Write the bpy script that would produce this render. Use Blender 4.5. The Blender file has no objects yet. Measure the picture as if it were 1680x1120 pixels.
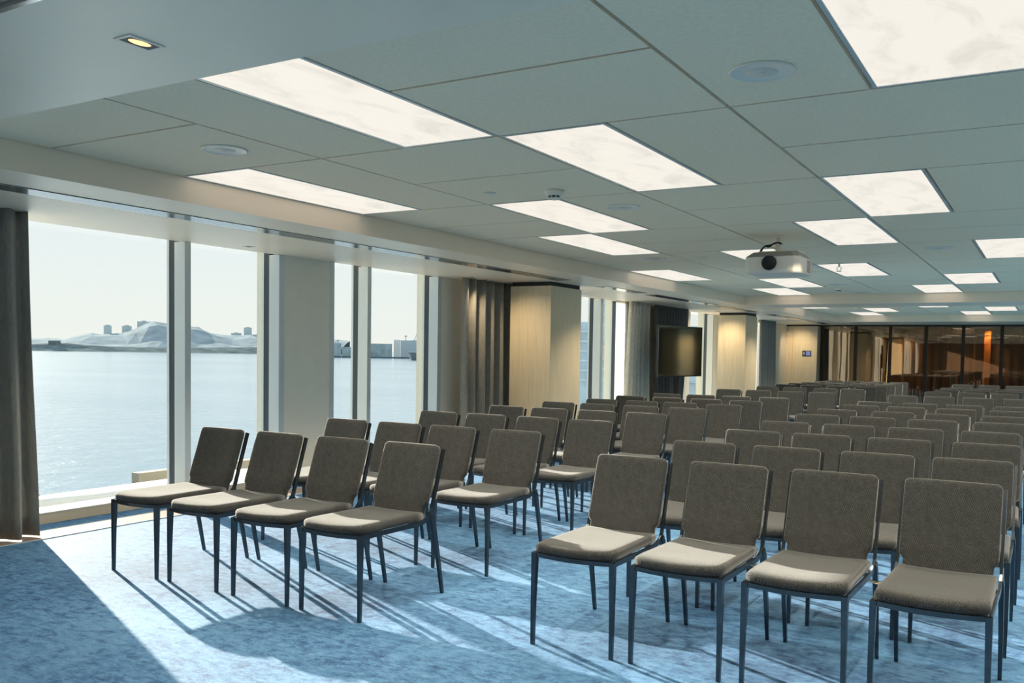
import bpy, bmesh, math, random
from mathutils import Vector, Matrix
random.seed(7)
S = bpy.context.scene
COL = S.collection

# ------------------------------------------------------------------ camera
CAM_H = 1.40
F_PX, YAW, PITCH, ROLL, SHIFT_PX = 1491.94, 0.5354, -0.0461, 0.0160, 87.45
fwd = Vector((-math.sin(YAW)*math.cos(PITCH), math.cos(YAW)*math.cos(PITCH), math.sin(PITCH)))
rgt = Vector((math.cos(YAW), math.sin(YAW), 0)); upv = rgt.cross(fwd)
r2 = rgt*math.cos(ROLL) + upv*math.sin(ROLL); u2 = upv*math.cos(ROLL) - rgt*math.sin(ROLL)
cam = bpy.data.cameras.new('camera'); camo = bpy.data.objects.new('camera', cam); COL.objects.link(camo)
camo.matrix_world = Matrix(((r2.x, u2.x, -fwd.x, 0), (r2.y, u2.y, -fwd.y, 0), (r2.z, u2.z, -fwd.z, CAM_H), (0, 0, 0, 1)))
cam.sensor_width = 36; cam.lens = F_PX*36/1680; cam.shift_y = SHIFT_PX/1680
cam.clip_start = .05; cam.clip_end = 20000
S.camera = camo

# ------------------------------------------------------------------ light
SUN_E = 9.2
SKY_S = 0.575
EMIT = 0.605
S.view_settings.view_transform = 'Standard'; S.view_settings.look = 'None'
S.view_settings.exposure = 0.74; S.view_settings.gamma = 1.0
try: S.view_settings.use_curve_mapping = False
except Exception: pass
try:
    S.cycles.use_denoising = True
    S.cycles.max_bounces = 10; S.cycles.diffuse_bounces = 6; S.cycles.glossy_bounces = 4
    S.cycles.transparent_max_bounces = 12
    S.cycles.sample_clamp_indirect = 6.0
except Exception: pass
W = bpy.data.worlds.new('sky'); S.world = W; W.use_nodes = True
nt = W.node_tree; nt.nodes.clear()
tc = nt.nodes.new('ShaderNodeTexCoord'); sp = nt.nodes.new('ShaderNodeSeparateXYZ')
cr = nt.nodes.new('ShaderNodeValToRGB'); bg = nt.nodes.new('ShaderNodeBackground'); wo = nt.nodes.new('ShaderNodeOutputWorld')
nt.links.new(tc.outputs['Generated'], sp.inputs[0]); nt.links.new(sp.outputs['Z'], cr.inputs[0])
nt.links.new(cr.outputs[0], bg.inputs[0]); nt.links.new(bg.outputs[0], wo.inputs[0]); bg.inputs[1].default_value = SKY_S
e = cr.color_ramp.elements
e[0].position = 0.0; e[0].color = (.98, .985, .925, 1)
e[1].position = 1.0; e[1].color = (.50, .66, .86, 1)
for pos, c in ((.05, (.95, .985, .95)), (.16, (.86, .95, .985)), (.4, (.74, .87, .97))):
    k = e.new(pos); k.color = (*c, 1)
sd = bpy.data.lights.new('sun', 'SUN'); so = bpy.data.objects.new('sun', sd); COL.objects.link(so)
sd.energy = SUN_E; sd.angle = math.radians(.55); sd.color = (1.0, .90, .76)
sdir = Vector((-1, .421, .306))
so.rotation_euler = sdir.to_track_quat('Z', 'Y').to_euler(); so.location = (-30, 12, 12)

# ------------------------------------------------------------------ helpers
class MB:
    def __init__(s): s.v = []; s.f = []; s.sm = []
    def add(s, vs, fs, smooth=False):
        o = len(s.v); s.v += [tuple(v) for v in vs]
        for f in fs: s.f.append(tuple(i+o for i in f)); s.sm.append(smooth)
        return s
    def box(s, x0, x1, y0, y1, z0, z1):
        return s.add([(x0,y0,z0),(x1,y0,z0),(x1,y1,z0),(x0,y1,z0),(x0,y0,z1),(x1,y0,z1),(x1,y1,z1),(x0,y1,z1)],
                     [(0,3,2,1),(4,5,6,7),(0,1,5,4),(1,2,6,5),(2,3,7,6),(3,0,4,7)])
    def sweep(s, pts, w, h, up=(0,0,1), smooth=False):
        # rectangular section w (sideways) x h (along 'up'-ish) swept along pts; w,h may be lists
        n = len(pts); P = [Vector(p) for p in pts]; vs = []
        for i in range(n):
            t = (P[min(i+1, n-1)] - P[max(i-1, 0)]).normalized()
            side = t.cross(Vector(up))
            side = side.normalized() if side.length > 1e-5 else Vector((1,0,0))
            u = side.cross(t).normalized()
            ww = (w[i] if isinstance(w, (list, tuple)) else w)/2; hh = (h[i] if isinstance(h, (list, tuple)) else h)/2
            vs += [P[i]-side*ww-u*hh, P[i]+side*ww-u*hh, P[i]+side*ww+u*hh, P[i]-side*ww+u*hh]
        fs = [(3,2,1,0), (4*n-4,4*n-3,4*n-2,4*n-1)]
        for i in range(n-1):
            a = 4*i; b = a+4
            for j in range(4):
                k = (j+1) % 4; fs.append((a+j, a+k, b+k, b+j))
        return s.add(vs, fs, smooth)
    def tube(s, pts, r, n=8, smooth=True):
        P = [Vector(p) for p in pts]; m = len(P); vs = []
        for i in range(m):
            t = (P[min(i+1, m-1)] - P[max(i-1, 0)]).normalized()
            a = t.orthogonal().normalized() if i == 0 else (a - t*a.dot(t)).normalized()
            b = t.cross(a); rr = r[i] if isinstance(r, (list, tuple)) else r
            vs += [P[i] + (a*math.cos(2*math.pi*j/n) + b*math.sin(2*math.pi*j/n))*rr for j in range(n)]
        fs = [tuple(reversed(range(n))), tuple(range((m-1)*n, m*n))]
        for i in range(m-1):
            for j in range(n):
                k = (j+1) % n; fs.append((i*n+j, i*n+k, (i+1)*n+k, (i+1)*n+j))
        return s.add(vs, fs, smooth)
    def lathe(s, prof, c=(0,0,0), n=32, smooth=True):
        # prof: (r,z) list about the z axis
        vs = []; m = len(prof)
        for r, z in prof:
            vs += [(c[0]+r*math.cos(2*math.pi*j/n), c[1]+r*math.sin(2*math.pi*j/n), c[2]+z) for j in range(n)]
        fs = []
        for i in range(m-1):
            for j in range(n):
                k = (j+1) % n; fs.append((i*n+j, i*n+k, (i+1)*n+k, (i+1)*n+j))
        if prof[0][0] > 1e-6: fs.append(tuple(reversed(range(n))))
        if prof[-1][0] > 1e-6: fs.append(tuple(range((m-1)*n, m*n)))
        return s.add(vs, fs, smooth)
    def mesh(s, name, mat, fix=True):
        me = bpy.data.meshes.new(name); me.from_pydata(s.v, [], s.f); me.update()
        me.polygons.foreach_set('use_smooth', s.sm)
        if fix:
            b = bmesh.new(); b.from_mesh(me); bmesh.ops.recalc_face_normals(b, faces=b.faces); b.to_mesh(me); b.free()
        if mat: me.materials.append(M[mat] if isinstance(mat, str) else mat)
        return me
    def build(s, name, mat, parent=None, loc=None, fix=True):
        return inst(name, s.mesh(name, mat, fix), parent, loc)
def inst(name, me, parent=None, loc=None, rz=0):
    o = bpy.data.objects.new(name, me); COL.objects.link(o)
    if parent: o.parent = parent
    if loc: o.location = loc
    if rz: o.rotation_euler.z = rz
    return o
def empty(name, loc=(0,0,0), rz=0):
    o = bpy.data.objects.new(name, None); COL.objects.link(o); o.location = loc; o.rotation_euler.z = rz
    o.empty_display_size = .1
    return o
def tag(o, label=None, cat=None, group=None, kind=None):
    if label: o['label'] = label
    if cat: o['category'] = cat
    if group: o['group'] = group
    if kind: o['kind'] = kind
    return o
def box(name, mat, x0, x1, y0, y1, z0, z1, parent=None):
    return MB().box(x0, x1, y0, y1, z0, z1).build(name, mat, parent)
def bevel(o, w=.004, seg=2):
    m = o.modifiers.new('bevel', 'BEVEL'); m.width = w; m.segments = seg; m.limit_method = 'ANGLE'
    return o
def copy_tree(o, parent=None):
    c = o.copy(); COL.objects.link(c); c.parent = parent
    for ch in list(o.children): copy_tree(ch, c)
    return c

# ------------------------------------------------------------------ materials
M = {}
def nodes(name):
    m = bpy.data.materials.new(name); m.use_nodes = True; M[name] = m
    t = m.node_tree; b = t.nodes['Principled BSDF']; return m, t, b
def N(t, typ, **kw):
    n = t.nodes.new('ShaderNode'+typ)
    for k, v in kw.items(): setattr(n, k, v)
    return n
def ramp(t, fac, stops):
    r = N(t, 'ValToRGB'); t.links.new(fac, r.inputs[0]); el = r.color_ramp.elements
    el[0].position, el[0].color = stops[0][0], (*stops[0][1], 1); el[1].position, el[1].color = stops[-1][0], (*stops[-1][1], 1)
    for p, c in stops[1:-1]: k = el.new(p); k.color = (*c, 1)
    return r.outputs[0]
def coords(t, scale=(1,1,1), kind='Object'):
    c = N(t, 'TexCoord'); mp = N(t, 'Mapping'); mp.inputs['Scale'].default_value = scale
    t.links.new(c.outputs[kind], mp.inputs[0]); return mp.outputs[0]
def noise(t, vec, scale, detail=4, rough=.55, dist=0):
    n = N(t, 'TexNoise'); n.inputs['Scale'].default_value = scale; n.inputs['Detail'].default_value = detail
    n.inputs['Roughness'].default_value = rough; n.inputs['Distortion'].default_value = dist
    t.links.new(vec, n.inputs['Vector']); return n.outputs['Fac']
def bump(t, b, h, strength=.2, dist=.01):
    n = N(t, 'Bump'); n.inputs['Strength'].default_value = strength; n.inputs['Distance'].default_value = dist
    t.links.new(h, n.inputs['Height']); t.links.new(n.outputs[0], b.inputs['Normal'])
def plain(name, col, rough=.6, metal=0, spec=.5, var=.06, scale=6, bmp=0, stretch=(1,1,1)):
    m, t, b = nodes(name); v = coords(t, stretch); f = noise(t, v, scale)
    lo = tuple(c*(1-var) for c in col); hi = tuple(min(1, c*(1+var)) for c in col)
    t.links.new(ramp(t, f, [(.3, lo), (.7, hi)]), b.inputs['Base Color'])
    b.inputs['Roughness'].default_value = rough; b.inputs['Metallic'].default_value = metal
    b.inputs['Specular IOR Level'].default_value = spec
    if bmp: bump(t, b, noise(t, v, scale*12), bmp, .002)
    return m
def emit(name, col, strength, var=.05, scale=3, stretch=(1,1,1)):
    m, t, b = nodes(name); v = coords(t, stretch); f = noise(t, v, scale, 6, .65, .6)
    lo = tuple(c*(1-var) for c in col)
    c = ramp(t, f, [(.32, lo), (.5, col), (.8, col)])
    b.inputs['Base Color'].default_value = (.08, .08, .08, 1)
    t.links.new(c, b.inputs['Emission Color']); b.inputs['Emission Strength'].default_value = strength
    b.inputs['Roughness'].default_value = .6
    return m

plain('paint', (.90, .86, .76), .45, var=.02, scale=2)
plain('soffit_paint', (.97, .80, .61), .38, var=.025, scale=1.3, spec=.5)
plain('wall_paint', (.82, .77, .64), .6, var=.02)
plain('panel', (.99, .795, .575), .85, var=.05, scale=45, bmp=.25, spec=.2)
plain('plenum', (.20, .20, .175), .8)
plain('alu', (.66, .70, .69), .35, metal=.35, var=.02)
plain('alu_bright', (.80, .83, .86), .16, metal=1.0, var=.02)
plain('gasket', (.06, .075, .085), .5)
plain('sill_mat', (.50, .46, .36), .5, var=.04)
plain('sill_top', (.74, .76, .74), .35, var=.02)
plain('black', (.012, .012, .013), .4)
plain('dark_gap', (.035, .034, .032), .7)
plain('steel', (.085, .098, .108), .24, metal=.9, var=.1, scale=20)
plain('white_plastic', (.86, .78, .66), .4, var=.02)
plain('grey_plastic', (.30, .31, .29), .5, var=.05)
plain('speaker_grille', (.74, .66, .54), .6, var=.04, scale=300)
plain('bronze', (.035, .020, .012), .35, metal=.4)
plain('wire', (.70, .52, .28), .3, metal=.9)
plain('concrete', (.34, .315, .25), .9, var=.12, scale=3)
plain('snow', (.86, .87, .86), .8, var=.03, scale=4)
plain('ledge_mat', (.11, .14, .125), .5, var=.15, scale=3)
plain('grille_mat', (.31, .255, .22), .6, metal=0, var=.05)
plain('amber', (.95, .40, .06), .4, var=.1)
plain('hill', (.40, .46, .47), 1, var=.22, scale=.02, spec=0)  # aerial haze of the far shore blended into this base colour
plain('hill_near', (.19, .235, .235), 1, var=.35, scale=.035, spec=0)  # grey-blue of distance haze kept in this darker shore tone
plain('tower', (.52, .60, .62), 1, var=.05, scale=.05, spec=0)  # paled by distance haze in the colour itself
plain('harbour', (.40, .49, .50), 1, var=.25, scale=.08, spec=0)  # distance haze mixed into the grey-green
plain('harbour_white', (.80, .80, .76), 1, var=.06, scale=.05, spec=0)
plain('town_haze_blue', (.58, .70, .78), .6, var=.16, scale=.6)  # blue cast is distance haze put into the colour
plain('town_haze_pale', (.78, .86, .90), .6, var=.1, scale=.6)  # paler haze tint, likewise in the base colour
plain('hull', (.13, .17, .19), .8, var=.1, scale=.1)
plain('red', (.5, .05, .05), .5)
def wood():
    m, t, b = nodes('birch')
    v = coords(t, (14, 14, .55)); f = noise(t, v, 3, 6, .6, .4)
    t.links.new(ramp(t, f, [(.25, (.68, .55, .35)), (.5, (.76, .64, .43)), (.75, (.81, .70, .50))]), b.inputs['Base Color'])
    b.inputs['Roughness'].default_value = .42; bump(t, b, f, .06, .002)
wood()
def carpet():
    m, t, b = nodes('carpet')
    v = coords(t); w = coords(t, (1, 2.1, 1))
    big = noise(t, v, 1.1, 2, .5); mid = noise(t, w, 12, 10, .78); spk = noise(t, v, 9, 12, .74); fine = noise(t, v, 170, 3, .7)
    a = N(t, 'Math', operation='MULTIPLY'); t.links.new(big, a.inputs[0]); a.inputs[1].default_value = .35
    s = N(t, 'Math', operation='ADD'); t.links.new(a.outputs[0], s.inputs[0]); t.links.new(mid, s.inputs[1])
    c1 = ramp(t, s.outputs[0], [(.56, (.034, .115, .26)), (.645, (.070, .196, .38)), (.70, (.096, .245, .445)), (.86, (.142, .32, .535))])
    sp = N(t, 'MixRGB', blend_type='MULTIPLY'); sp.inputs[0].default_value = 1
    t.links.new(c1, sp.inputs[1]); t.links.new(ramp(t, spk, [(.39, (.38, .50, .60)), (.48, (1, 1, 1))]), sp.inputs[2])
    mx = N(t, 'MixRGB', blend_type='MULTIPLY'); mx.inputs[0].default_value = .55
    t.links.new(sp.outputs[0], mx.inputs[1]); t.links.new(ramp(t, fine, [(.3, (.60, .64, .70)), (.65, (1, 1, 1))]), mx.inputs[2])
    t.links.new(mx.outputs[0], b.inputs['Base Color'])
    b.inputs['Roughness'].default_value = .75; b.inputs['Specular IOR Level'].default_value = .25
    b.inputs['Sheen Weight'].default_value = .05; b.inputs['Sheen Roughness'].default_value = .4
    bump(t, b, fine, .6, .006)
carpet()
def fabric(name, c0, c1, cell=.0044):
    m, t, b = nodes(name); c = N(t, 'TexCoord'); mp = N(t, 'Mapping'); mp.inputs['Rotation'].default_value = (math.radians(38), math.radians(45), math.radians(45))
    t.links.new(c.outputs['Object'], mp.inputs[0]); v = mp.outputs[0]
    ck = N(t, 'TexVoronoi'); ck.inputs['Scale'].default_value = 1/cell; ck.inputs['Randomness'].default_value = .35; t.links.new(v, ck.inputs['Vector'])
    nz = noise(t, v, 35, 4)
    s2 = N(t, 'Math', operation='MULTIPLY_ADD'); t.links.new(nz, s2.inputs[0]); s2.inputs[1].default_value = .30; t.links.new(ck.outputs['Distance'], s2.inputs[2])
    t.links.new(ramp(t, s2.outputs[0], [(.22, c1), (.72, c0)]), b.inputs['Base Color'])
    b.inputs['Roughness'].default_value = .9; b.inputs['Specular IOR Level'].default_value = .2
    b.inputs['Sheen Weight'].default_value = .5; b.inputs['Sheen Roughness'].default_value = .35
    bump(t, b, ck.outputs['Distance'], .5, -.003)
fabric('chair_fabric', (.026, .0285, .0285), (.114, .121, .119))
def cloth(name, col, trans=.0):
    m, t, b = nodes(name); v = coords(t, (1, 1, .25)); f = noise(t, v, 60, 4)
    c = ramp(t, f, [(.3, tuple(c*.85 for c in col)), (.7, tuple(min(1, c*1.1) for c in col))]); t.links.new(c, b.inputs['Base Color'])
    b.inputs['Roughness'].default_value = .85; b.inputs['Specular IOR Level'].default_value = .2
    b.inputs['Sheen Weight'].default_value = .2
    if trans:
        tl = N(t, 'BsdfTranslucent'); t.links.new(c, tl.inputs[0]); mx = N(t, 'MixShader'); mx.inputs[0].default_value = trans
        t.links.new(b.outputs[0], mx.inputs[1]); t.links.new(tl.outputs[0], mx.inputs[2]); t.links.new(mx.outputs[0], t.nodes['Material Output'].inputs[0])
cloth('curtain_cloth', (.32, .305, .265), .10)
cloth('pale_curtain', (.84, .80, .71), .30)
cloth('dark_cloth', (.16, .15, .135))
cloth('brown_cloth', (.23, .155, .105))
cloth('sheer_cloth', (.85, .86, .84), .65)
def glass(name, tint=(.97, .985, .98), refl=1.0, rough=.0):
    m, t, b = nodes(name); t.nodes.remove(b)
    tr = N(t, 'BsdfTransparent'); tr.inputs[0].default_value = (*tint, 1)
    gl = N(t, 'BsdfGlossy'); gl.inputs['Roughness'].default_value = rough; gl.inputs[0].default_value = (.9, .93, .92, 1)
    fr = N(t, 'Fresnel'); fr.inputs['IOR'].default_value = 1.22
    mu = N(t, 'Math', operation='MULTIPLY'); ge = N(t, 'NewGeometry'); iv = N(t, 'Math', operation='SUBTRACT'); iv.inputs[0].default_value = refl; t.links.new(ge.outputs['Backfacing'], iv.inputs[1])
    t.links.new(fr.outputs[0], mu.inputs[0]); t.links.new(iv.outputs[0], mu.inputs[1])
    mx = N(t, 'MixShader'); t.links.new(mu.outputs[0], mx.inputs[0]); t.links.new(tr.outputs[0], mx.inputs[1]); t.links.new(gl.outputs[0], mx.inputs[2])
    t.links.new(mx.outputs[0], t.nodes['Material Output'].inputs[0])
glass('glass')
def bronze_glass():
    m, t, b = nodes('bronze_glass'); t.nodes.remove(b)
    tr = N(t, 'BsdfTransparent'); tr.inputs[0].default_value = (.80, .64, .48, 1)
    gl = N(t, 'BsdfGlossy'); gl.inputs['Roughness'].default_value = .015; gl.inputs[0].default_value = (.72, .62, .50, 1)
    v = coords(t, (1, 1, .15)); n = noise(t, v, 2.2, 2)
    bp = N(t, 'Bump'); bp.inputs['Strength'].default_value = .05; bp.inputs['Distance'].default_value = .02
    t.links.new(n, bp.inputs['Height']); t.links.new(bp.outputs[0], gl.inputs['Normal'])
    mx = N(t, 'MixShader'); mx.inputs[0].default_value = .24
    t.links.new(tr.outputs[0], mx.inputs[1]); t.links.new(gl.outputs[0], mx.inputs[2])
    t.links.new(mx.outputs[0], t.nodes['Material Output'].inputs[0])
bronze_glass()
def screen():
    m, t, b = nodes('screen'); b.inputs['Base Color'].default_value = (.45, .43, .35, 1)
    b.inputs['Roughness'].default_value = .06; b.inputs['Metallic'].default_value = 1
    m, t, b = nodes('lens_mat'); b.inputs['Base Color'].default_value = (.012, .012, .014, 1); b.inputs['Roughness'].default_value = .05
screen()
def sea():
    m, t, b = nodes('sea_water'); v = coords(t, (1, 1, 1))
    n1 = noise(t, v, .22, 5, .62, .4); n2 = noise(t, coords(t, (.004, .012, 1)), 1, 3)
    t.links.new(ramp(t, n2, [(.35, (.20, .31, .38)), (.7, (.30, .41, .47))]), b.inputs['Base Color'])
    b.inputs['Roughness'].default_value = .16; b.inputs['Specular IOR Level'].default_value = .5
    bump(t, b, n1, .35, 1.0)
sea()
emit('diffuser', (.90, .84, .745), EMIT, var=.17, scale=2.6, stretch=(2.2, .9, 1))
emit('bulb', (1.0, .60, .28), 1.0, var=.05)
emit('touch_screen', (.10, .13, .34), .7, var=.5, scale=14)

# ------------------------------------------------------------------ room dimensions
ZC, ZS = 2.5203, 2.3544              # coffer ceiling, soffit
A, B = .6089, 1.8165                 # ceiling module across, along
X0, Y0 = -4.95, 2.242                # coffer corner
NC, NR = 16, 8
X1, Y1 = X0+A*NC, Y0+B*NR
YB0 = 17.85; NR2 = 4; YB1 = YB0+B*NR2
XW = -6.76; XG = -6.95               # room face of the window wall, glass plane
YN, YF = -3.5, 28.7                  # near wall, wall behind the glass partition
XR = 6.75
YP = 27.55                           # glass partition
ZT = ZC+.06                          # window head, above the soffit edge

# floor
fl = box('floor', 'carpet', -7.15, XR+.2, YN-.2, YF+.2, -.2, 0); tag(fl, 'blue mottled carpet floor of the conference room', kind='structure')
g = empty('trim_1'); tag(g, 'slatted convector grille set in the carpet along the windows', kind='structure')
def grille_run(y0, y1):
    m = MB(); m.box(-6.235, -6.22, y0, y1, 0, .006); m.box(-6.51, -6.495, y0, y1, 0, .006); m.build('frame', 'alu', g)
    m = MB(); m.box(-6.495, -6.235, y0, y1, 0, .0008); m.build('tray', 'dark_gap', g)
    m = MB(); k = 13
    for i in range(k):
        x = -6.49+.25*i/(k-1); m.box(x-.0068, x+.0068, y0, y1, .001, .006)
    o = m.build('slats', 'grille_mat', g); o['kind'] = 'stuff'
grille_run(-3.2, 2.4); grille_run(2.4, 10.4); grille_run(12.2, 19.4)

# ------------------------------------------------------------------ ceiling
ceil = MB()
ceil.box(X0, X1, Y0, Y1, ZC+.05, ZC+.08); ceil = ceil.build('ceiling', 'plenum')
tag(ceil, 'coffered ceiling with pale acoustic panels', kind='structure')
box('coffer_back', 'plenum', X0, X1, YB0, YB1, ZC+.05, ZC+.08, ceil)
for nm, r in (('soffit_strip', (-6.80, X0, YN, YP)), ('soffit_strip', (X1, XR+.2, YN, YP)), ('near_beam', (X0, X1, YN, Y0)),
              ('cross_beam', (X0, X1, Y1, YB0)), ('far_beam', (X0, X1, YB1, YP))):
    box(nm, 'soffit_paint', r[0], r[1], r[2], r[3], ZS, ZC+.06, ceil)
box('window_head', 'paint', -7.3, -6.80, YN, YP, ZT, ZT+.1, ceil)
box('ceiling_beyond', 'paint', -7.15, XR+.2, YP, YF+.2, ZS, ZC, ceil)
GAP = .009
def panel_mesh(name, w, l):
    m = MB(); m.box(GAP, w-GAP, GAP, l-GAP, 0, .02); return m.mesh(name, 'panel')
me_long = panel_mesh('ceiling_panel', A, B); me_cross = panel_mesh('ceiling_panel', 2*A, B/2)
mf = MB(); fr = .014
mf.box(GAP*.6, A-GAP*.6, GAP*.6, GAP+fr, -.001, .02).box(GAP*.6, A-GAP*.6, B-GAP-fr, B-GAP*.6, -.001, .02)
mf.box(GAP*.6, GAP+fr, GAP+fr, B-GAP-fr, -.001, .02).box(A-GAP-fr, A-GAP*.6, GAP+fr, B-GAP-fr, -.001, .02)
me_frame = mf.mesh('frame', 'alu')
me_diff = MB().box(GAP+fr, A-GAP-fr, GAP+fr, B-GAP-fr, .002, .02).mesh('diffuser', 'diffuser')
ORD = ['first','second','third','fourth','fifth','sixth','seventh','eighth','ninth','tenth','eleventh','twelfth','thirteenth','fourteenth','fifteenth']
PHASE = (3, 0, 2, 1)
LAMP = bpy.data.lights.new('lamp', 'SPOT'); LAMP.energy = 55; LAMP.spot_size = math.radians(122); LAMP.spot_blend = .5; LAMP.shadow_soft_size = .01; LAMP.color = (1, .85, .64)
def coffer(y0, rows, where, kmax):
    for j in range(rows):
        ph = PHASE[j % 4]; nl = 0
        for c in range(NC//2):
            x = X0+2*c*A; y = y0+j*B
            k = [q for q in (2*c, 2*c+1) if q % 4 == ph]
            if k:
                kk = k[0]; other = 4*c+1-kk
                L = empty('ceiling_light', (X0+kk*A, y, ZC)); inst('frame', me_frame, L); inst('diffuser', me_diff, L)
                for q_ in (.205, .795):
                    lp = bpy.data.objects.new('lamp', LAMP); COL.objects.link(lp); lp.parent = L; lp.location = (A/2, B*q_, -.012)
                tag(L, f'glowing ceiling light panel, {ORD[nl]} from the windows, {ORD[j]} row of the {where}', 'ceiling light', 'light panels in the coffered ceiling')
                nl += 1
                inst('ceiling_panel', me_long, ceil, (X0+other*A, y, ZC))
            else:
                inst('ceiling_panel', me_cross, ceil, (x, y, ZC)); inst('ceiling_panel', me_cross, ceil, (x, y+B/2, ZC))
coffer(Y0, NR, 'near coffer', NC)
coffer(YB0, NR2, 'far coffer', NC)

# slot diffuser along the windows
def slot(y0, y1, lab):
    o = empty('slot_diffuser', (0,0,0)); tag(o, lab, 'air vent', 'slot air diffusers in the window soffit')
    m = MB(); 
    for i in range(8):
        x = -5.585+.025*i; m.box(x-.0088, x+.0088, y0, y1, ZS-.006, ZS-.0015)
    m.build('fins', 'alu_bright', o)
    MB().box(-5.60, -5.395, y0, y1, ZS-.003, ZS-.001).build('slot', 'dark_gap', o)
slot(-3, 10.55, 'long metal slot air diffuser above the first windows')
slot(11.7, 13.1, 'short metal slot air diffuser just past the first wood pillar')
slot(13.5, 16.6, 'metal slot air diffuser in the soffit above the television')
slot(17.0, 19.3, 'metal slot air diffuser just before the second wood pillar')
slot(20.6, 26.5, 'metal slot air diffuser beyond the second wood pillar')

WASH = bpy.data.lights.new('wash_lamp', 'SPOT'); WASH.energy = 30; WASH.spot_size = math.radians(92); WASH.spot_blend = 1; WASH.shadow_soft_size = .01; WASH.color = (1, .78, .50)
def downlight(x, y, lab, w=.075, l=.125, lit=False, aim=None):
    o = empty('downlight', (x, y, ZS)); tag(o, lab, 'downlight', 'recessed downlights')
    m = MB(); t = .010
    m.box(-w/2, w/2, -l/2, -l/2+t, -.004, 0).box(-w/2, w/2, l/2-t, l/2, -.004, 0).box(-w/2, -w/2+t, -l/2+t, l/2-t, -.004, 0).box(w/2-t, w/2, -l/2+t, l/2-t, -.004, 0)
    m.build('trim_ring', 'white_plastic', o)
    MB().box(-w/2+t, w/2-t, -l/2+t, l/2-t, -.002, -.0005).build('baffle', 'black', o)
    if lit:
        m = MB(); m.lathe([(0.001, -.0042), (.018, -.0036), (.021, -.0018)], n=24)
        m.v = [(a, b*1.9, c) for a, b, c in m.v]; m.build('bulb', 'bulb', o)
    if aim:
        lp = bpy.data.objects.new('lamp', WASH); COL.objects.link(lp); lp.parent = o; lp.location = (0, 0, -.012)
        lp.rotation_euler = (Vector((x, y, ZS)) - Vector(aim)).to_track_quat('Z', 'Y').to_euler()
downlight(-2.50, 1.89, 'small lit rectangular downlight in the near ceiling beam', .08, .13, True)
for x, y, lab, aim in ((-6.5, 6.09, 'small square downlight above the second window pane', None), (-6.38, 9.70, 'small square downlight over the curtain beside the first wood pillar', (-6.02, 10.66, 1.05)),
        (-6.42, 10.13, 'small square downlight between the first wood pillar and its curtain', None), (-6.46, 15.3, 'small square downlight above the curtain left of the television', None),
        (-6.15, 18.9, 'small square downlight before the second wood pillar', (-6.05, 19.58, 1.3)), (-6.3, 26.3, 'small square downlight over the birch end wall', (-6.4, 27.16, 1.3)),
        (2.3, 26.6, 'unseen downlight added to light the birch door for the television reflection', (2.3, 27.5, 1.0)),  # lamp added out of view to brighten the reflected door
        (-1.5, 27.72, 'added downlight brightening the amber post behind the glass partition', (-1.54, 27.95, .9)), (-3.6, 27.8, 'added downlight brightening the curtain behind the third partition pane', (-3.6, 28.2, .8)),  # added lamps, brightening post and curtain behind the glass
        (.6, 27.8, 'added downlight brightening the curtain behind the partition, away from the windows', (.6, 28.2, .8))):  # one more added lamp for the curtain folds
    downlight(x, y, lab, .09, .09, aim=aim)
tr = empty('ceiling_track'); tag(tr, 'metal ceiling track at the top corner of the near beam', 'track')
m = MB(); m.box(X0, 1.0, 1.505, 1.525, ZS-.006, ZS).box(X0, 1.0, 1.46, 1.478, ZS-.006, ZS); m.build('rails', 'alu_bright', tr)
MB().box(X0, 1.0, 1.30, 1.508, ZS-.003, ZS).build('slot', 'black', tr)

def speaker(k, j, lab, y0=Y0, r=.128):
    o = empty('ceiling_speaker', (X0+k*A, y0+j*B, ZC)); tag(o, lab, 'speaker', 'round ceiling speakers')
    MB().lathe([(r, 0), (r, -.006), (r-.006, -.009), (r-.010, -.006)], n=48).build('rim', 'white_plastic', o)
    MB().lathe([(r-.009, -.004), (.02, -.0075), (.001, -.0078)], n=48).build('grille', 'speaker_grille', o)
    m = MB(); m.lathe([(.006, -.006), (.006, -.0105), (.001, -.011)], n=10); m.build('screw', 'alu_bright', o)
speaker(1.46, .76, 'round white ceiling speaker in the panel close to the window soffit')
speaker(6.45, .75, 'large round ceiling speaker beside the biggest light panel')
speaker(3.46, 2.29, 'round ceiling speaker behind the smoke detector')
speaker(6.45, 4.30, 'round ceiling speaker in the panel above the projector, away from windows')
speaker(1.54, 4.26, 'round ceiling speaker just past the light panels along the window soffit')
speaker(3.40, 6.75, 'small far round ceiling speaker behind the projector')
speaker(3.45, 7.75, 'farthest round ceiling speaker before the cross beam')
def cover(k, j, lab, y0=Y0):
    o = MB().lathe([(.042, 0), (.044, -.006), (.030, -.011), (.001, -.012)], n=32).build('sprinkler_cover', 'white_plastic', None, (X0+k*A, y0+j*B, ZC))
    tag(o, lab, 'sprinkler', 'flush sprinkler covers')
cover(2.47, 1.77, 'small flush sprinkler cover next to the smoke detector')
cover(2.49, 4.27, 'small flush sprinkler cover before the projector')
def smoke(k, j, lab, y0=Y0):
    o = empty('smoke_detector', (X0+k*A, y0+j*B, ZC)); tag(o, lab, 'smoke detector', 'ceiling smoke detectors')
    MB().lathe([(.066, 0), (.066, -.012), (.058, -.032), (.047, -.040)], n=40).build('base', 'white_plastic', o)
    MB().lathe([(.043, -.040), (.042, -.052)], n=40).build('sensor_gap', 'black', o)
    m = MB()
    for i in range(8):
        a = i*math.pi/4; p = (math.cos(a)*.044, math.sin(a)*.044)
        m.tube([(p[0], p[1], -.038), (p[0]*.98, p[1]*.98, -.054)], .004, 6)
    m.build('rib', 'white_plastic', o)
    MB().lathe([(.046, -.052), (.044, -.060), (.030, -.064), (.001, -.065)], n=40).build('cap', 'white_plastic', o)
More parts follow.
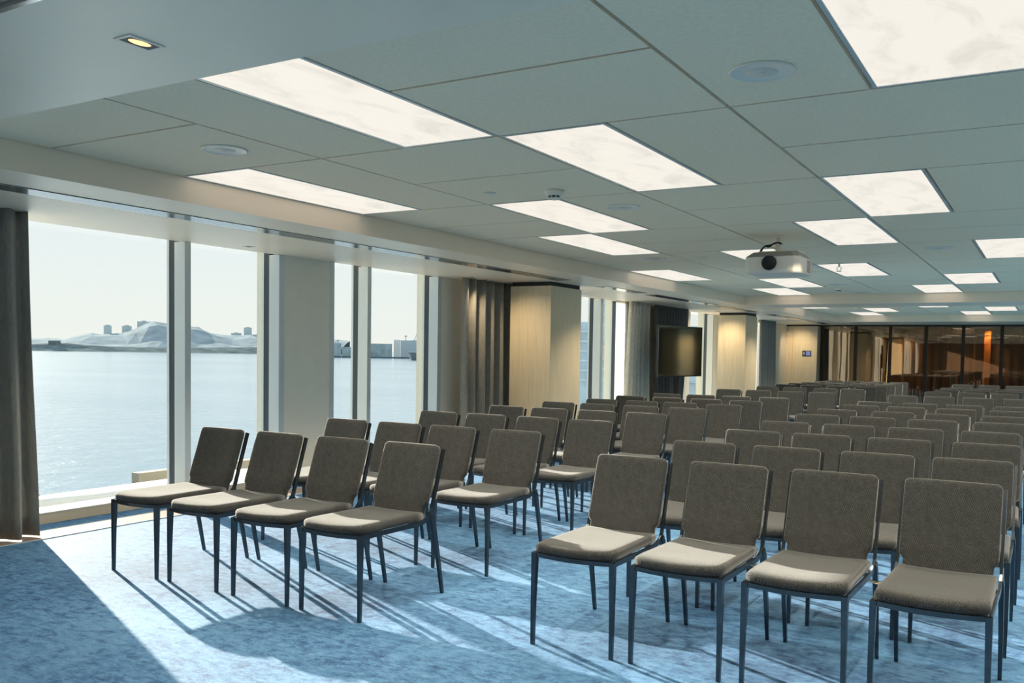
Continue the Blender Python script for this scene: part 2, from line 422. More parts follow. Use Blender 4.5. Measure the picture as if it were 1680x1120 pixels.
smoke(3.22, 1.83, 'white smoke detector on the panel past the first light panel')
smoke(3.22, 7.15, 'white smoke detector on the far ceiling near the cross beam')
def sprinkler(x, y, lab):
    o = empty('ceiling_sprinkler', (x, y, ZC)); tag(o, lab, 'sprinkler')
    MB().lathe([(.035, 0), (.035, -.006), (.012, -.012), (.010, -.05)], n=24).build('stem', 'white_plastic', o)
    m = MB(); m.sweep([(-.012,0,-.045), (-.028,0,-.07), (-.006,0,-.10)], .006, .006); m.sweep([(.012,0,-.045), (.028,0,-.07), (.006,0,-.10)], .006, .006); m.build('yoke', 'white_plastic', o)
    MB().lathe([(.034, -.102), (.034, -.105), (.004, -.108)], n=24).build('deflector', 'white_plastic', o)
sprinkler(-2.20, 11.2, 'white pendant sprinkler head hanging behind the projector')
sprinkler(-2.95, 21.5, 'white pendant sprinkler head in the far coffer')

# ------------------------------------------------------------------ window wall
WL = empty('wall_left'); tag(WL, 'pale window wall with piers facing the harbour', kind='structure')
def pier(y0, y1, xin=XW):
    box('pier', 'wall_paint', -7.15, xin-.0, y0, y1, 0, ZS, WL); box('pier_head', 'wall_paint', -7.15, -6.81, y0, y1, ZS, ZT, WL)
for a, b in ((-3.7, -3.0), (2.70, 3.40), (6.815, 7.49), (9.588, 10.3), (12.6, 13.3), (15.38, 17.7), (20.5, 21.2), (25.6, 28.9)): pier(a, b)
nwin = [0]
def window(y0, y1, mulls, lab):
    nwin[0] += 1
    w = empty(f'window_{nwin[0]}'); tag(w, lab, kind='structure')
    edges = [y0] + [q for m_ in mulls for q in m_] + [y1]
    for a, b in zip(edges[0::2], edges[1::2]):
        box('pane', 'glass', XG-.012, XG, a-.01, b+.01, .05, ZT, w)
    for a, b in mulls + [(y0-.075, y0), (y1, y1+.077)]:
        bevel(box('mullion', 'alu', XG+.05, XW+.004, a, b, 0, ZS, w), .003, 1)
        box('gasket', 'gasket', XG-.02, XG+.05, a+.004, b-.004, 0, ZT, w)
        box('outer_cap', 'alu', XG-.05, XG-.02, a-.002, b+.002, 0, ZT, w)
    box('sill', 'sill_mat', XG-.05, XW, y0, y1, 0, .082, w)
    box('sill_cap', 'sill_top', XG-.05, XW+.006, y0, y1, .082, .09, w)
    return w
window(3.475, 6.738, [(5.574, 5.642)], 'tall window beside the grey curtain, looking over the water')
window(7.565, 9.507, [(8.124, 8.19)], 'tall window past the first pier, looking at the harbour')
window(10.375, 12.523, [(11.4, 11.47)], 'tall window hidden behind the first wood pillar')
window(13.375, 15.30, [(14.36, 14.47)], 'tall window just past the first wood pillar')
window(17.775, 20.425, [(18.66, 18.90)], 'tall window between the television and the second wood pillar')
window(21.275, 25.525, [(22.7, 22.77), (24.1, 24.17)], 'tall window past the second wood pillar')
window(-2.925, 2.625, [(-1.5, -1.43), (.0, .07), (1.4, 1.47)], 'tall window behind the near curtain')

# other walls
w = box('wall_right', 'paint', XR, XR+.2, YN-.2, YF+.2, 0, ZS); tag(w, 'pale side wall opposite the windows', kind='structure')
w = box('wall_near', 'brown_cloth', -7.15, XR, YN-.2, YN, 0, ZS); tag(w, 'brown fabric wall behind the viewer', kind='structure')
w = box('wall_back', 'dark_cloth', -7.15, XR, YF, YF+.2, 0, ZS); tag(w, 'dark wall behind the bronze glass partition', kind='structure')
# wood-faced end wall
we = empty('wall_end'); tag(we, 'birch panelled end wall beside the glass partition', kind='structure')
box('wood_panel', 'birch', -7.0, -6.57, 27.16, 27.5, 0, ZS-.045, we)
box('wood_panel', 'birch', -6.565, -5.875, 27.16, 27.7, 0, ZS-.045, we)
box('shadow_gap', 'dark_gap', -7.0, -5.89, 27.18, 27.7, ZS-.045, ZS, we)
tp = empty('touch_panel', (-6.16, 27.155, 1.52)); tag(tp, 'small black touch panel on the birch end wall', 'control panel')
bevel(MB().box(-.125, .125, -.02, 0, -.078, .078).build('housing', 'black', tp), .006)
MB().box(-.02, .105, -.022, -.019, -.06, .06).build('screen', 'touch_screen', tp)
MB().box(-.10, -.045, -.0215, -.019, -.045, .045).build('keypad', 'grey_plastic', tp)

# wood pillars
def pillar(x0, x1, y0, y1, lab, n=2):
    o = empty('pillar', ((x0+x1)/2, (y0+y1)/2, 0)); tag(o, lab, kind='structure')
    dx, dy = (x1-x0)/2, (y1-y0)/2; t = .02; top = ZS-.055
    box('core', 'dark_gap', -dx+t, dx-t, -dy+t, dy-t, 0, ZS, o)
    box('wood_panel', 'birch', -dx, dx, -dy, -dy+t, 0, top, o); box('wood_panel', 'birch', -dx, dx, dy-t, dy, 0, top, o)
    box('wood_panel', 'birch', -dx, -dx+t, -dy+t+.002, dy-t-.002, 0, top, o); box('wood_panel', 'birch', dx-t, dx, -dy+t+.002, dy-t-.002, 0, top, o)
pillar(-6.37, -5.745, 10.66, 11.56, 'square birch-clad pillar beside the first grey curtain')
pillar(-6.36, -5.75, 19.58, 20.46, 'square birch-clad pillar beyond the television')
pillar(5.75, 6.37, 10.66, 11.56, 'square birch-clad pillar by the wall opposite the windows')
pillar(5.75, 6.37, 19.58, 20.46, 'square birch-clad pillar far along the wall opposite the windows')

d1 = empty('reflection_door'); tag(d1, 'birch door added out of view for the television reflection', kind='structure')  # unseen door, put in so the screen reflects a pale strip
box('door_leaf', 'birch', 2.02, 2.62, YP-.09, YP-.045, .01, ZS-.05, d1); box('handle', 'alu_bright', 2.52, 2.56, YP-.13, YP-.09, .9, 1.25, d1)
# bronze glass partition
pt = empty('wall_partition'); tag(pt, 'bronze tinted glass partition closing the end of the room', kind='structure')
px = -5.83; i = 0
while px < XR:
    nx = min(px+.925, XR)
    box('post', 'bronze', px-.02, px+.065, YP-.03, YP+.03, 0, ZS-.03, pt)
    box('glass_panel', 'bronze_glass', px+.065, nx-.02, YP-.006, YP+.006, .06, ZS-.03, pt)
    px = nx
box('top_rail', 'bronze', -5.875, XR, YP-.04, YP+.04, ZS-.04, ZS, pt); box('bottom_rail', 'bronze', -5.875, XR, YP-.03, YP+.03, 0, .06, pt)

# ------------------------------------------------------------------ curtains
def curtain(lab, x, y0, y1, z0=.015, z1=ZS, folds=8, amp=.05, mat='curtain_cloth', flare=.0, along='y', seed=1, lean=0.0, bulge=0.0):
    rnd = random.Random(seed); n = folds*10; nz = 14; vs = []; fs = []
    ph = [rnd.uniform(-.35, .35) for _ in range(folds+2)]; am = [rnd.uniform(.65, 1.25) for _ in range(folds+2)]
    L = y1-y0
    for k in range(nz+1):
        tz = k/nz; z = z0+(z1-z0)*tz; low = 1-tz
        for i_ in range(n+1):
            s_ = i_/n; q = s_*folds; fi = int(q); fr_ = q-fi
            a_ = am[fi]*(1-fr_)+am[fi+1]*fr_; p_ = ph[fi]*(1-fr_)+ph[fi+1]*fr_
            wv = math.sin(2*math.pi*q+p_*(1+low*.6))
            off = amp*a_*(wv+.25*math.sin(4*math.pi*q+p_))*(.75+.45*low)
            yy = y0+L*s_ + (s_-.5)*flare*low**1.5 + lean*low + .012*math.sin(5*tz+fi)*low
            xx = off + bulge*low
            vs.append((x+xx, yy, z) if along == 'y' else (yy, x+xx, z))
    for k in range(nz):
        for i_ in range(n):
            a_ = k*(n+1)+i_; fs.append((a_, a_+1, a_+n+2, a_+n+1))
    m = MB(); m.add(vs, fs, True); o = m.build('curtain', mat, None, fix=False)
    sm = o.modifiers.new('thickness', 'SOLIDIFY'); sm.thickness = .006
    return tag(o, lab, 'curtain')
curtain('grey curtain at the near end of the window wall, hanging to the floor', -6.36, 2.55, 3.86, folds=7, amp=.075, seed=3, flare=.06, bulge=.03)
curtain('grey curtain gathered beside the first birch pillar', -6.55, 9.74, 11.5, folds=8, amp=.085, seed=5, flare=.1, lean=-.02)
curtain('pale grey curtain gathered past the first birch pillar, before the television', -6.5, 15.0, 16.0, folds=7, amp=.055, seed=8, flare=.30, lean=-.08, mat='pale_curtain')
curtain('dark drape gathered behind the television', -6.52, 16.25, 18.1, folds=12, amp=.05, seed=9, flare=-.45, mat='dark_cloth', lean=-.12)
curtain('white sheer curtain next to the window past the first pillar', -6.66, 14.80, 15.32, folds=5, amp=.03, seed=4, mat='sheer_cloth')
curtain('grey curtain hanging beside the birch end wall', -6.52, 23.4, 24.95, folds=8, amp=.08, seed=6)
curtain('brown pleated curtain behind the bronze glass partition', 28.25, -6.4, 6.6, folds=60, amp=.06, seed=11, mat='brown_cloth', along='x')
o = bevel(box('amber_post', 'amber', -1.62, -1.46, 27.9, 27.98, 0, 2.3)); tag(o, 'amber vertical post seen through the bronze glass partition', 'post')

# ------------------------------------------------------------------ television on a stand
tv = empty('television', (-5.885, 15.985, 0), -math.radians(8)); tag(tv, 'large black flat screen television on a floor stand by the windows', 'television')
hw, z0, z1 = .83, 1.01, 1.94
bevel(MB().box(-.05, -.004, -hw, hw, z0, z1).build('housing', 'black', tv), .006)
MB().box(-.004, 0, -hw+.012, hw-.012, z0+.02, z1-.012).build('screen', 'screen', tv)
m = MB(); m.box(-.004, .003, -hw, hw, z0, z0+.02).box(-.004, .003, -hw, hw, z1-.012, z1).box(-.004, .003, -hw, -hw+.012, z0+.02, z1-.012).box(-.004, .003, hw-.012, hw, z0+.02, z1-.012)
m.build('bezel', 'steel', tv)
MB().box(-.10, -.05, -.05, .05, .05, 1.6).build('stand_pole', 'black', tv)
bevel(MB().box(-.30, .20, -.40, .40, 0, .05).build('stand_base', 'black', tv), .01)

# ------------------------------------------------------------------ projector
pj = empty('projector', (-2.215, 8.52, 2.155), 0); tag(pj, 'white ceiling projector with dark lens hanging from a short pole', 'projector')
m = MB(); W2, D2, H2 = .245, .24, .155
prof = [(-W2, -D2+.03), (-W2+.03, -D2), (W2-.05, -D2), (W2, -D2+.05), (W2, D2), (-W2, D2)]
vs = []; 
for z_, s_ in ((0, .955), (.018, .99), (.03, 1), (H2-.01, 1), (H2, .985)):
    vs += [(x_*s_, y_*s_, z_) for x_, y_ in prof]
n_ = len(prof); fs = [tuple(reversed(range(n_))), tuple(range(4*n_, 5*n_))]
for k in range(4):
    for i_ in range(n_): fs.append((k*n_+i_, k*n_+(i_+1) % n_, (k+1)*n_+(i_+1) % n_, (k+1)*n_+i_))
body = bevel(m.add(vs, fs).build('body', 'white_plastic', pj), .008)
vs = [(x_*.985, y_*.985, H2) for x_, y_ in prof] + [(x_*.80, y_*.78+.02, H2+.045) for x_, y_ in prof]
fs = [tuple(range(n_, 2*n_))] + [(i_, (i_+1) % n_, n_+(i_+1) % n_, n_+i_) for i_ in range(n_)]
MB().add(vs, fs).build('top_cover', 'grey_plastic', pj)
lens = empty('lens', (-.018, -D2, .093)); lens.parent = pj
def ring(name, mat, pr):
    m = MB(); m.lathe(pr, n=40); m.v = [(a_, c_, b_) for a_, b_, c_ in m.v]; return m.build(name, mat, lens)
ring('lens_ring', 'black', [(.066, .02), (.066, -.018), (.056, -.022), (.050, -.012)])
ring('lens_barrel', 'gasket', [(.051, -.010), (.042, -.004), (.030, .0)])
ring('lens_glass', 'lens_mat', [(.031, -.001), (.018, -.008), (.001, -.010)])
m = MB()
for r_ in range(9):
    for c_ in range(7): m.box(W2-.002, W2+.002, .07+.02*c_, .082+.02*c_, .03+.0125*r_, .038+.0125*r_)
o = m.build('side_vent', 'grille_mat', pj); o['kind'] = 'stuff'
m = MB()
for c_ in range(4): m.box(-.245+.0, -.241, .0+.0, .001, 0, .001)
bevel(MB().box(-.16, .20, -.10, .16, H2+.048, H2+.060).build('mount_plate', 'white_plastic', pj), .004)
MB().box(.12, .17, .10, .15, H2+.02, H2+.046).build('yellow_tag', 'amber', pj)
MB().tube([(-.01, .02, H2+.06), (-.01, .02, ZC-2.155-.01)], .022, 20).build('pole', 'white_plastic', pj)
MB().lathe([(.05, ZC-2.155), (.05, ZC-2.155-.012), (.024, ZC-2.155-.02)], (-.01, .02, 0), n=28).build('ceiling_flange', 'white_plastic', pj)
m = MB(); pts = []
for i_ in range(15):
    t_ = i_/14; pts.append((-.17+.19*t_, -.03+.03*t_, H2+.055+.085*math.sin(min(1, t_*1.6)*math.pi/2)+.012*math.sin(9*t_)-.02*max(0, t_-.6)))
m.tube(pts, .007, 8); m.tube([(p[0]+.01, p[1]+.012, p[2]+.012*math.sin(i_*.9)) for i_, p in enumerate(pts)], .006, 8)
m.build('cable', 'black', pj)

# ------------------------------------------------------------------ chairs
def path_eval(path, t):
    d = [0]
    for a_, b_ in zip(path, path[1:]): d.append(d[-1]+math.dist(a_, b_))
    t = max(0, min(1, t))*d[-1]
    for i_ in range(len(path)-1):
        if t <= d[i_+1] or i_ == len(path)-2:
            q = (t-d[i_])/(d[i_+1]-d[i_]); a_, b_ = path[i_], path[i_+1]
            tx, tz = (b_[0]-a_[0]), (b_[1]-a_[1]); l_ = math.hypot(tx, tz)
            return (a_[0]+tx*q, a_[1]+tz*q), (-tz/l_, tx/l_)
def smooth_path(pts, n=24):
    out = []
    P = [pts[0]]+list(pts)+[pts[-1]]
    for i_ in range(1, len(P)-2):
        for k in range(n//(len(pts)-1)+1):
            t = k/(n//(len(pts)-1)+1)
            out.append(tuple(.5*((2*P[i_][d])+(-P[i_-1][d]+P[i_+1][d])*t+(2*P[i_-1][d]-5*P[i_][d]+4*P[i_+1][d]-P[i_+2][d])*t*t+(-P[i_-1][d]+3*P[i_][d]-3*P[i_+1][d]+P[i_+2][d])*t**3) for d in (0, 1)))
    out.append(pts[-1]); return out
def pad(outline, rings, mapf):
    # outline: closed (s,t) list ; rings: (inset, height) bottom to top ; mapf(s,t,h)->xyz
    n = len(outline); m = MB(); cs = sum(p[0] for p in outline)/n; ct = sum(p[1] for p in outline)/n
    hs = max(p[0] for p in outline)-cs; ht = max(abs(p[1]-ct) for p in outline)
    vs = []
    for ins, h in rings:
        for s_, t_ in outline:
            fs_ = 1-ins/hs; ft_ = 1-ins/ht
            vs.append(mapf(cs+(s_-cs)*fs_, ct+(t_-ct)*ft_, h))
    fs = []
    for k in range(len(rings)-1):
        for i_ in range(n): fs.append((k*n+i_, k*n+(i_+1) % n, (k+1)*n+(i_+1) % n, (k+1)*n+i_))
    b0 = len(vs); vs.append(mapf(cs, ct, rings[0][1])); t0 = len(vs); vs.append(mapf(cs, ct, rings[-1][1]))
    for i_ in range(n):
        fs.append(((i_+1) % n, i_, b0)); k = (len(rings)-1)*n; fs.append((k+i_, k+(i_+1) % n, t0))
    return m.add(vs, fs, True)
def seat_outline():
    L = []; w = .207; wb = .198; D = .54; bow = .042
    for i_ in range(17):                      # front edge, bowed
        s_ = -w+2*w*i_/16; L.append((s_*(1 if abs(s_) < w-.001 else .985), -bow*(1-(s_/w)**2) + (.008 if i_ in (0, 16) else 0)))
    for i_ in range(1, 8): L.append((w+(wb-w)*i_/8, D*i_/8))
    for i_ in range(9): L.append((wb-2*wb*i_/8, D))
    for i_ in range(7, 0, -1): L.append((-(w+(wb-w)*i_/8), D*i_/8))
    return L
def seat_map(s_, t_, h):
    z_ = .445+h
    top = h/.052
    dip = -.006*math.cos(min(1, abs(s_)/.2)*math.pi/2)*top*min(1, max(0, t_/.15))
    front = -.010*max(0, 1-(t_+.042)/.10)**2*top
    return (s_, -.345+t_, z_+dip+front)
def back_outline():
    L = []; w = .198; wl = .180; T = .455; r = .026; tn = .088
    for i_ in range(9): L.append((-wl+2*wl*i_/8, 0))
    L += [(wl, tn*.5), (wl, tn*.85), (w-.002, tn*1.08), (w, tn*1.25)]
    for i_ in range(1, 9): L.append((w, tn*1.25+(T-r-tn*1.25)*i_/8))
    for a_ in (22, 45, 68): L.append((w-r+r*math.cos(math.radians(a_)), T-r+r*math.sin(math.radians(a_))))
    for i_ in range(9): L.append((w-r-2*(w-r)*i_/8, T))
    for a_ in (112, 135, 158): L.append((-w+r+r*math.cos(math.radians(a_)), T-r+r*math.sin(math.radians(a_))))
    for i_ in range(7, -1, -1): L.append((-w, tn*1.25+(T-r-tn*1.25)*i_/8))
    L += [(-w+.002, tn*1.08), (-wl, tn*.85), (-wl, tn*.5)]
    return L
BP = smooth_path([(.180, .452), (.196, .488), (.208, .53), (.224, .582), (.273, .72), (.322, .866)])
BLEN = sum(math.dist(a_, b_) for a_, b_ in zip(BP, BP[1:]))
def back_map(s_, t_, h):
    (y_, z_), (ny, nz_) = path_eval(BP, t_/.455)
    d = .042-h; curve = .010*(1-(s_/.198)**2)*min(1, t_/.2)
    return (s_, y_ + d*(-ny)*-1*-1 + curve if False else y_ - ny*d*1.0*(1 if True else 0) + curve*1.0, z_ - nz_*d)
def make_chair():
    c = empty('conference_chair'); 
    pad(seat_outline(), [(.020, 0), (.006, .004), (0, .014), (0, .034), (.005, .045), (.016, .052), (.045, .054), (.08, .054), (.12, .054), (.16, .054)], seat_map).build('seat', 'chair_fabric', c)
    pad(back_outline(), [(.016, 0), (.004, .004), (0, .012), (0, .030), (.004, .038), (.012, .042), (.035, .0435), (.06, .044), (.09, .044), (.12, .044), (.15, .044), (.175, .044)], back_map).build('backrest', 'chair_fabric', c)
    for sx in (-1, 1):
        m = MB(); m.sweep([(sx*.206, -.35, 0), (sx*.206, -.348, .2), (sx*.203, -.345, .447)], [.017, .020, .026], [.017, .022, .030], up=(0, 1, 0)); m.build('leg', 'steel', c)
    for sx in (-1, 1):
        m = MB(); m.sweep([(sx*.212, .360, 0), (sx*.212, .318, .2), (sx*.209, .262, .44), (sx*.209, .245, .47)], [.016, .019, .022, .018], [.017, .022, .032, .03], up=(0, 1, 0)); m.build('leg', 'steel', c)
    for sx in (-1, 1):
        pts = [(sx*.207, -.345, .438), (sx*.207, -.1, .437), (sx*.207, .12, .436), (sx*.207, .175, .441), (sx*.207, .222, .456), (sx*.207, .250, .485), (sx*.207, .268, .54), (sx*.207, .320, .70), (sx*.207, .364, .838)]
        m = MB(); m.sweep(pts, .012, .024); m.build('side_rail', 'steel', c)
    fr = [( -.203+.406*i_/12, -.345-.036*(1-((i_-6)/6)**2), .439) for i_ in range(13)]
    MB().sweep(fr, .016, .020).build('front_rail', 'steel', c)
    MB().sweep([(-.2, .16, .432), (.2, .16, .432)], .02, .014).build('rear_rail', 'steel', c)
    return c
ROWS = {
 'L1': (4.26, [-4.81, -4.285, -3.745, -3.22]), 'L2': (5.44, [-4.735, -4.222, -3.741, -3.202]), 'L3': (6.69, [-4.748, -4.239, -3.728, -3.234]),
 'L4': (7.88, [-4.745, -4.246, -3.738, -3.232]), 'L5': (8.96, [-4.716, -4.236, -3.73, -3.219]), 'L6': (9.96, [-4.65, -4.146, -3.66, -3.153]),
 'L7': (11.01, [-4.745, -4.231, -3.712, -3.205]), 'L8': (12.13, [-4.665, -4.162, -3.666, -3.159]),
 'R1': (4.45, [-1.90, -1.385, -0.875, -0.365]), 'R2': (5.5, [-1.859, -1.353, -0.843, -0.352]), 'R3': (6.59, [-1.866, -1.381, -0.867, -0.345]),
 'R4': (7.69, [-1.911, -1.396, -0.899, -0.376]), 'R5': (8.87, [-1.892, -1.411, -0.893, -0.378]), 'R6': (9.92, [-1.927, -1.373, -0.884, -0.373]),
 'R7': (11.06, [-1.888, -1.396, -0.886, -0.365]), 'R8': (12.07, [-1.889, -1.377, -0.881, -0.373]),
 'l1': (14.65, [-4.554, -4.068, -3.549, -3.065]), 'l2': (16.72, [-4.473, -3.985, -3.461, -2.987]), 'l3': (18.33, [-4.552, -4.052, -3.556, -3.043]),
 'l4': (19.35, [-4.55, -4.04, -3.52, -3.005]), 'l5': (20.4, [-4.53, -4.02, -3.50, -3.00]), 'l6': (21.5, [-4.50, -4.0, -3.49, -3.00]), 'l7': (22.7, [-4.50, -4.0, -3.52, -3.04]),
 'r1': (14.57, [-1.892, -1.398, -0.899, -0.38]), 'r2': (16.79, [-1.642, -1.123, -0.636]), 'r3': (17.99, [-1.627, -1.123, -0.627]),
 'r4': (19.27, [-1.642, -1.134, -0.629]), 'r5': (22.23, [-1.685, -1.167, -0.649]),
}
proto = make_chair(); first = True
SEAT = ['first', 'second', 'third', 'fourth']
for key, (ty, xs) in ROWS.items():
    b, r = key[0], int(key[1])-1
    for i_, x in enumerate(xs):
        c = proto if first else copy_tree(proto); first = False
        rz = math.radians(random.uniform(-1.3, 1.3))
        c.location = (x, ty-.318, 0); c.rotation_euler = (0, 0, rz)
        if b in 'Ll':
            blk = 'front block by the windows' if b == 'L' else 'rear block by the windows'
            lab = f'grey fabric chair, {SEAT[i_]} from the windows, {ORD[r]} row of the {blk}'
        else:
            blk = 'front block across the aisle' if b == 'R' else 'rear block across the aisle'
            lab = f'grey fabric chair, {SEAT[i_]} from the aisle, {ORD[r]} row of the {blk}'
        tag(c, lab, 'chair', {'L': 'chairs in the front block by the windows', 'R': 'chairs in the front block across the aisle',
                              'l': 'chairs in the rear block by the windows', 'r': 'chairs in the rear block across the aisle'}[b])
        if key == 'R1' and i_ >= 2:           # brass linking clips reaching the neighbouring chair
            m = MB()
            for y_, z_ in ((.02, .432), (.06, .428)):
                m.tube([(-.20, y_, z_), (-.255, y_+.005, z_-.004), (-.29, y_, z_+.003)], .0022, 6)
            m.tube([(-.255, .02, .43), (-.25, .04, .42), (-.255, .065, .426)], .0022, 6)
            m.build('linking_clip', 'wire', c)

# ------------------------------------------------------------------ outside
sea_o = MB(); sea_o.add([(-9000, -7000, -12), (-7.4, -7000, -12), (-7.4, 9000, -12), (-9000, 9000, -12)], [(0, 1, 2, 3)])
sea_o = sea_o.build('sea', 'sea_water'); tag(sea_o, 'pale rippled harbour water outside the windows', kind='structure')
# roof ledge with snow just below the windows
lg = empty('roof_ledge'); tag(lg, 'snow covered roof ledge just outside the windows', 'ledge', kind='structure')
box('ledge_slab', 'ledge_mat', -8.0, -7.15, -3, 26, -.25, -.06, lg)
m = MB(); rnd = random.Random(5); vs = []; fs = []; ny = 160
for i_ in range(ny+1):
    y = -3+29*i_/ny; e_ = -7.62+.06*math.sin(y*2.1)+.035*math.sin(y*7.3+1)+rnd.uniform(-.02, .02)
    vs += [(e_, y, -.06), (e_-.015, y, -.03), (e_-.10, y, .005+.008*math.sin(3*y)), (-7.95, y, .02), (-8.0, y, -.06)]
for i_ in range(ny):
    for k in range(4): a_ = i_*5+k; fs.append((a_, a_+5, a_+6, a_+1))
m.add(vs, fs, True).build('snow', 'snow', lg)
o = box('parapet_beam', 'concrete', -8.62, -8.5, 6.40, 24, -.10, .025); tag(o, 'weathered concrete parapet beam outside the first window', 'beam')
box('parapet_foot', 'concrete', -8.72, -8.52, 6.5, 24, -12, -.13, o)
o = box('parapet_coping', 'concrete', -8.08, -7.98, -3, 4.95, -.2, .035); tag(o, 'low concrete coping edging the snowy ledge', 'coping')

def ridge(name, mat, pts, shore, back, lab, mid=.5):
    m = MB(); vs = []; fs = []; n = len(pts); rnd = random.Random(len(pts))
    for i_, (x, y, z) in enumerate(pts):
        f = i_/(n-1); sx, sy = shore(f)
        rows_ = [(sx, sy, -12.5)]
        for q, zz in ((.25, .12), (.5, .40), (.8, .82)):
            rows_.append((sx+(x-sx)*q, sy+(y-sy)*q, -12+(z+12)*(zz+rnd.uniform(-.05, .05))))
        rows_ += [(x, y, z), (x*back, y*back, z*.6), (x*back*1.1, y*back*1.1, -12.5)]
        vs += rows_
    k = 7
    for i_ in range(n-1):
        for q in range(k-1): a_ = i_*k+q; fs.append((a_, a_+1, a_+k+1, a_+k))
    o = m.add(vs, fs, False).build(name, mat); return tag(o, lab, 'hill', kind='structure')
RID = [[-2498.1,1472.9,17.6],[-2469.3,1520.7,20.5],[-2452.3,1548.0,22.6],[-2440.7,1566.2,22.2],[-2431.4,1580.6,20.2],[-2408.0,1616.0,31.6],[-2390.1,1642.4,39.4],[-2376.4,1662.1,35.5],[-2357.7,1688.6,38.9],[-2343.3,1708.4,41.3],[-2323.8,1735.0,52.8],[-2303.7,1761.5,71.5],[-2291.4,1777.4,77.5],[-2278.0,1794.7,74.5],[-2262.2,1814.6,71.5],[-2226.4,1858.3,64.8],[-2211.9,1875.5,64.4],[-2204.0,1884.7,55.5],[-2190.4,1900.6,46.8],[-2161.3,1933.5,41.3],[-2131.5,1966.4,41.3],[-2110.8,1988.6,43.8],[-2088.5,2012.0,47.3],[-2037.5,2063.7,47.9],[-1900,2200,30]]
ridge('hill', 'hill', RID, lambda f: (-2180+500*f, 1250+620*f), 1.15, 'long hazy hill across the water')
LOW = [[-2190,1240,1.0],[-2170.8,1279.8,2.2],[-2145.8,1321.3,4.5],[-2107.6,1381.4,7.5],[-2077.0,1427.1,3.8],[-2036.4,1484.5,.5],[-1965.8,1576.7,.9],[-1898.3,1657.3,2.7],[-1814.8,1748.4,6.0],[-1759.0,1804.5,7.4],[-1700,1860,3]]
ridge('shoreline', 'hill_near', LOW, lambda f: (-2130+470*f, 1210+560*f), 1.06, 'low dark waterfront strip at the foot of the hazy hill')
def far_box(name, mat, a, b, depth, z0, z1, lab, cat='building', roof=None):
    # a,b: ground corners of the face turned to us; extruded away from the room
    A2 = Vector((a[0], a[1])); B2 = Vector((b[0], b[1])); d = (A2+B2).normalized()*depth
    q = [A2, B2, B2+d, A2+d]; m = MB()
    m.add([(p.x, p.y, z0) for p in q]+[(p.x, p.y, z1) for p in q], [(0,1,2,3),(4,5,6,7),(0,1,5,4),(1,2,6,5),(2,3,7,6),(3,0,4,7)])
    o = m.build(name, mat)
    if roof:
        c_ = (A2+B2)/2+d/2; MB().box(c_.x-roof, c_.x+roof, c_.y-roof, c_.y+roof, z1, z1+roof*.6).build('roof_plant', mat, o)
    return tag(o, lab, cat) if lab else o
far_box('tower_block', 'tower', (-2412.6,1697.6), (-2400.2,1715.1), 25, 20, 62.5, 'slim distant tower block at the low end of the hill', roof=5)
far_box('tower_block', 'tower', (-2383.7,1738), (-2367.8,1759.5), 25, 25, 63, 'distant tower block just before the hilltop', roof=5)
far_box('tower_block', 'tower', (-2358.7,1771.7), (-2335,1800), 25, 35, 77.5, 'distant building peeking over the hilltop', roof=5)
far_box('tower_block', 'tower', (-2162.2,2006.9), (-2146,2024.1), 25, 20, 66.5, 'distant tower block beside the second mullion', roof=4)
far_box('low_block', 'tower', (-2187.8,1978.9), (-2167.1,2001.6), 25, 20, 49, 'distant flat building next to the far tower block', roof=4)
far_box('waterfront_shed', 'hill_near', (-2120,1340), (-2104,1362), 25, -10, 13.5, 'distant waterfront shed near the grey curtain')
# harbour seen through the second window
k_ = 1.12
def hb(name, mat, a, b, z1, lab, dep=60, cat='building', z0=-12): return far_box(name, mat, (a[0]*k_, a[1]*k_), (b[0]*k_, b[1]*k_), dep, z0, z1*k_-.17, lab, cat)
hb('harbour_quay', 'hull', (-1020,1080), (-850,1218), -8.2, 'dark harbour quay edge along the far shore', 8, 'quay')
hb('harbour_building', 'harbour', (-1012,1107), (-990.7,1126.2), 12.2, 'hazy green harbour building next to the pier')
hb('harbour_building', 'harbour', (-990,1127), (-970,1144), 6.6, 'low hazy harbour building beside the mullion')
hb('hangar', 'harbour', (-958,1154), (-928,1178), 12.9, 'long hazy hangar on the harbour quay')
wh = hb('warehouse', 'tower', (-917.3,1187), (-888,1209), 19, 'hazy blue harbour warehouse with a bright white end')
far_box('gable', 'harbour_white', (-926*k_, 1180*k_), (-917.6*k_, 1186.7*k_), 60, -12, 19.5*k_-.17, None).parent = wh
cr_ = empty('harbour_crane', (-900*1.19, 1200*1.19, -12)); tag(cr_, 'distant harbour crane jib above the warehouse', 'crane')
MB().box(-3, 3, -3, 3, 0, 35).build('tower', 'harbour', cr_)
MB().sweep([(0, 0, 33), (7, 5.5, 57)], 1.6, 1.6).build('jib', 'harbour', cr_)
MB().sweep([(7, 5.5, 57), (10, 9, 43)], .7, .7).build('cable', 'harbour', cr_)
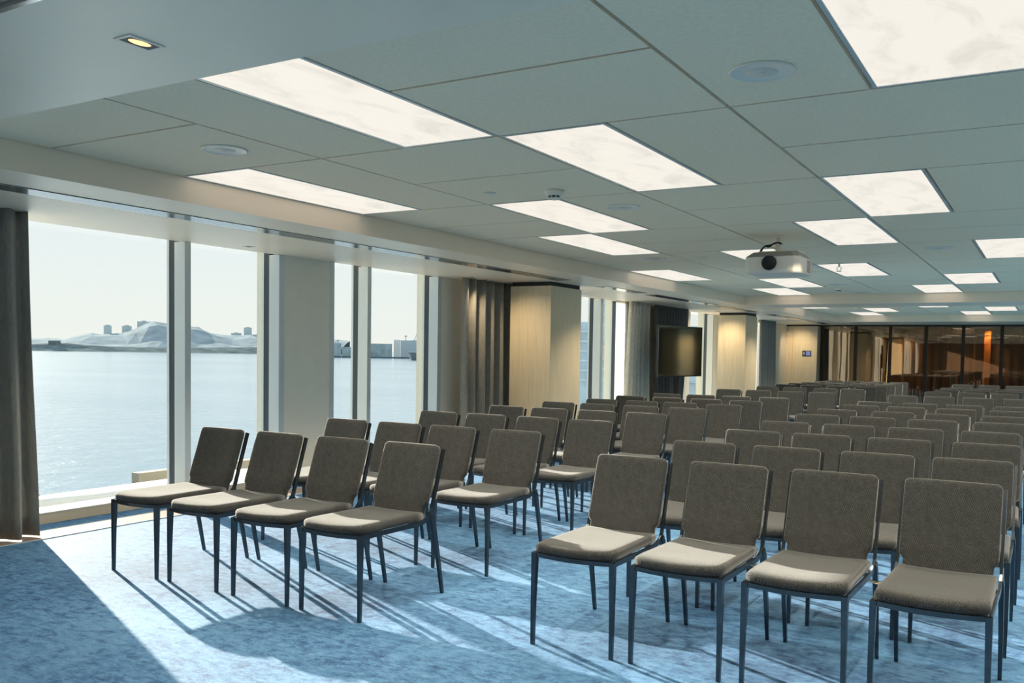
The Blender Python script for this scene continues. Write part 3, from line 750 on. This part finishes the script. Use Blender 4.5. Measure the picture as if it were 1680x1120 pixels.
for p, z1, zb, lab in (((-997, 1125), 17.8, 13.5, 'thin distant light mast on the harbour shore'), ((-913, 1195), 26.6, 21.2, 'thin mast on the warehouse roof')):
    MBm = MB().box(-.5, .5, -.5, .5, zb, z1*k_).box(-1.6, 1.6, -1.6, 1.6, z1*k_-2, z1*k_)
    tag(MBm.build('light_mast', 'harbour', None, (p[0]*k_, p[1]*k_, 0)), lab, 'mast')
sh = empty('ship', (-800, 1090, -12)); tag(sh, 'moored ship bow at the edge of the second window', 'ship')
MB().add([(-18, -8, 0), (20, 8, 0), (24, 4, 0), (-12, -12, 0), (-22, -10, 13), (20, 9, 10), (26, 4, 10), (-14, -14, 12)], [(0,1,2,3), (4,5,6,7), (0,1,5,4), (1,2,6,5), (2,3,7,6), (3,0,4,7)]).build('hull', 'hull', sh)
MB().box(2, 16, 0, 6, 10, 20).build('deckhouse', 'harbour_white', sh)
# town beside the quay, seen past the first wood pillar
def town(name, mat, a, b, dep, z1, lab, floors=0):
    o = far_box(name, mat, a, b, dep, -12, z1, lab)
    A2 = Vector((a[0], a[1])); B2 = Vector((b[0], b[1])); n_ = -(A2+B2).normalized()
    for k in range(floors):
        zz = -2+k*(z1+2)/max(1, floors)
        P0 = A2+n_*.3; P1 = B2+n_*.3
        m = MB(); m.sweep([(P0.x, P0.y, zz), (P1.x, P1.y, zz)], .5, .18); m.build('floor_band', 'town_haze_pale', o)
town('quay_building', 'town_haze_blue', (-57, 106), (-51.6, 108.4), 20, 5.6, 'hazy blue building seen just past the first birch pillar', 6)
town('quay_building', 'town_haze_blue', (-51.0, 108.7), (-47.5, 110), 20, 9.5, 'taller hazy blue building beside the white pier', 8)
town('quay_building', 'town_haze_pale', (-43, 112), (-39.2, 113.3), 20, 5.2, 'pale haze-blue building behind the television', 4)
town('quay_building', 'town_haze_blue', (-38.8, 113.6), (-34, 115), 20, 3.2, 'low haze-blue building next to the second birch pillar', 3)
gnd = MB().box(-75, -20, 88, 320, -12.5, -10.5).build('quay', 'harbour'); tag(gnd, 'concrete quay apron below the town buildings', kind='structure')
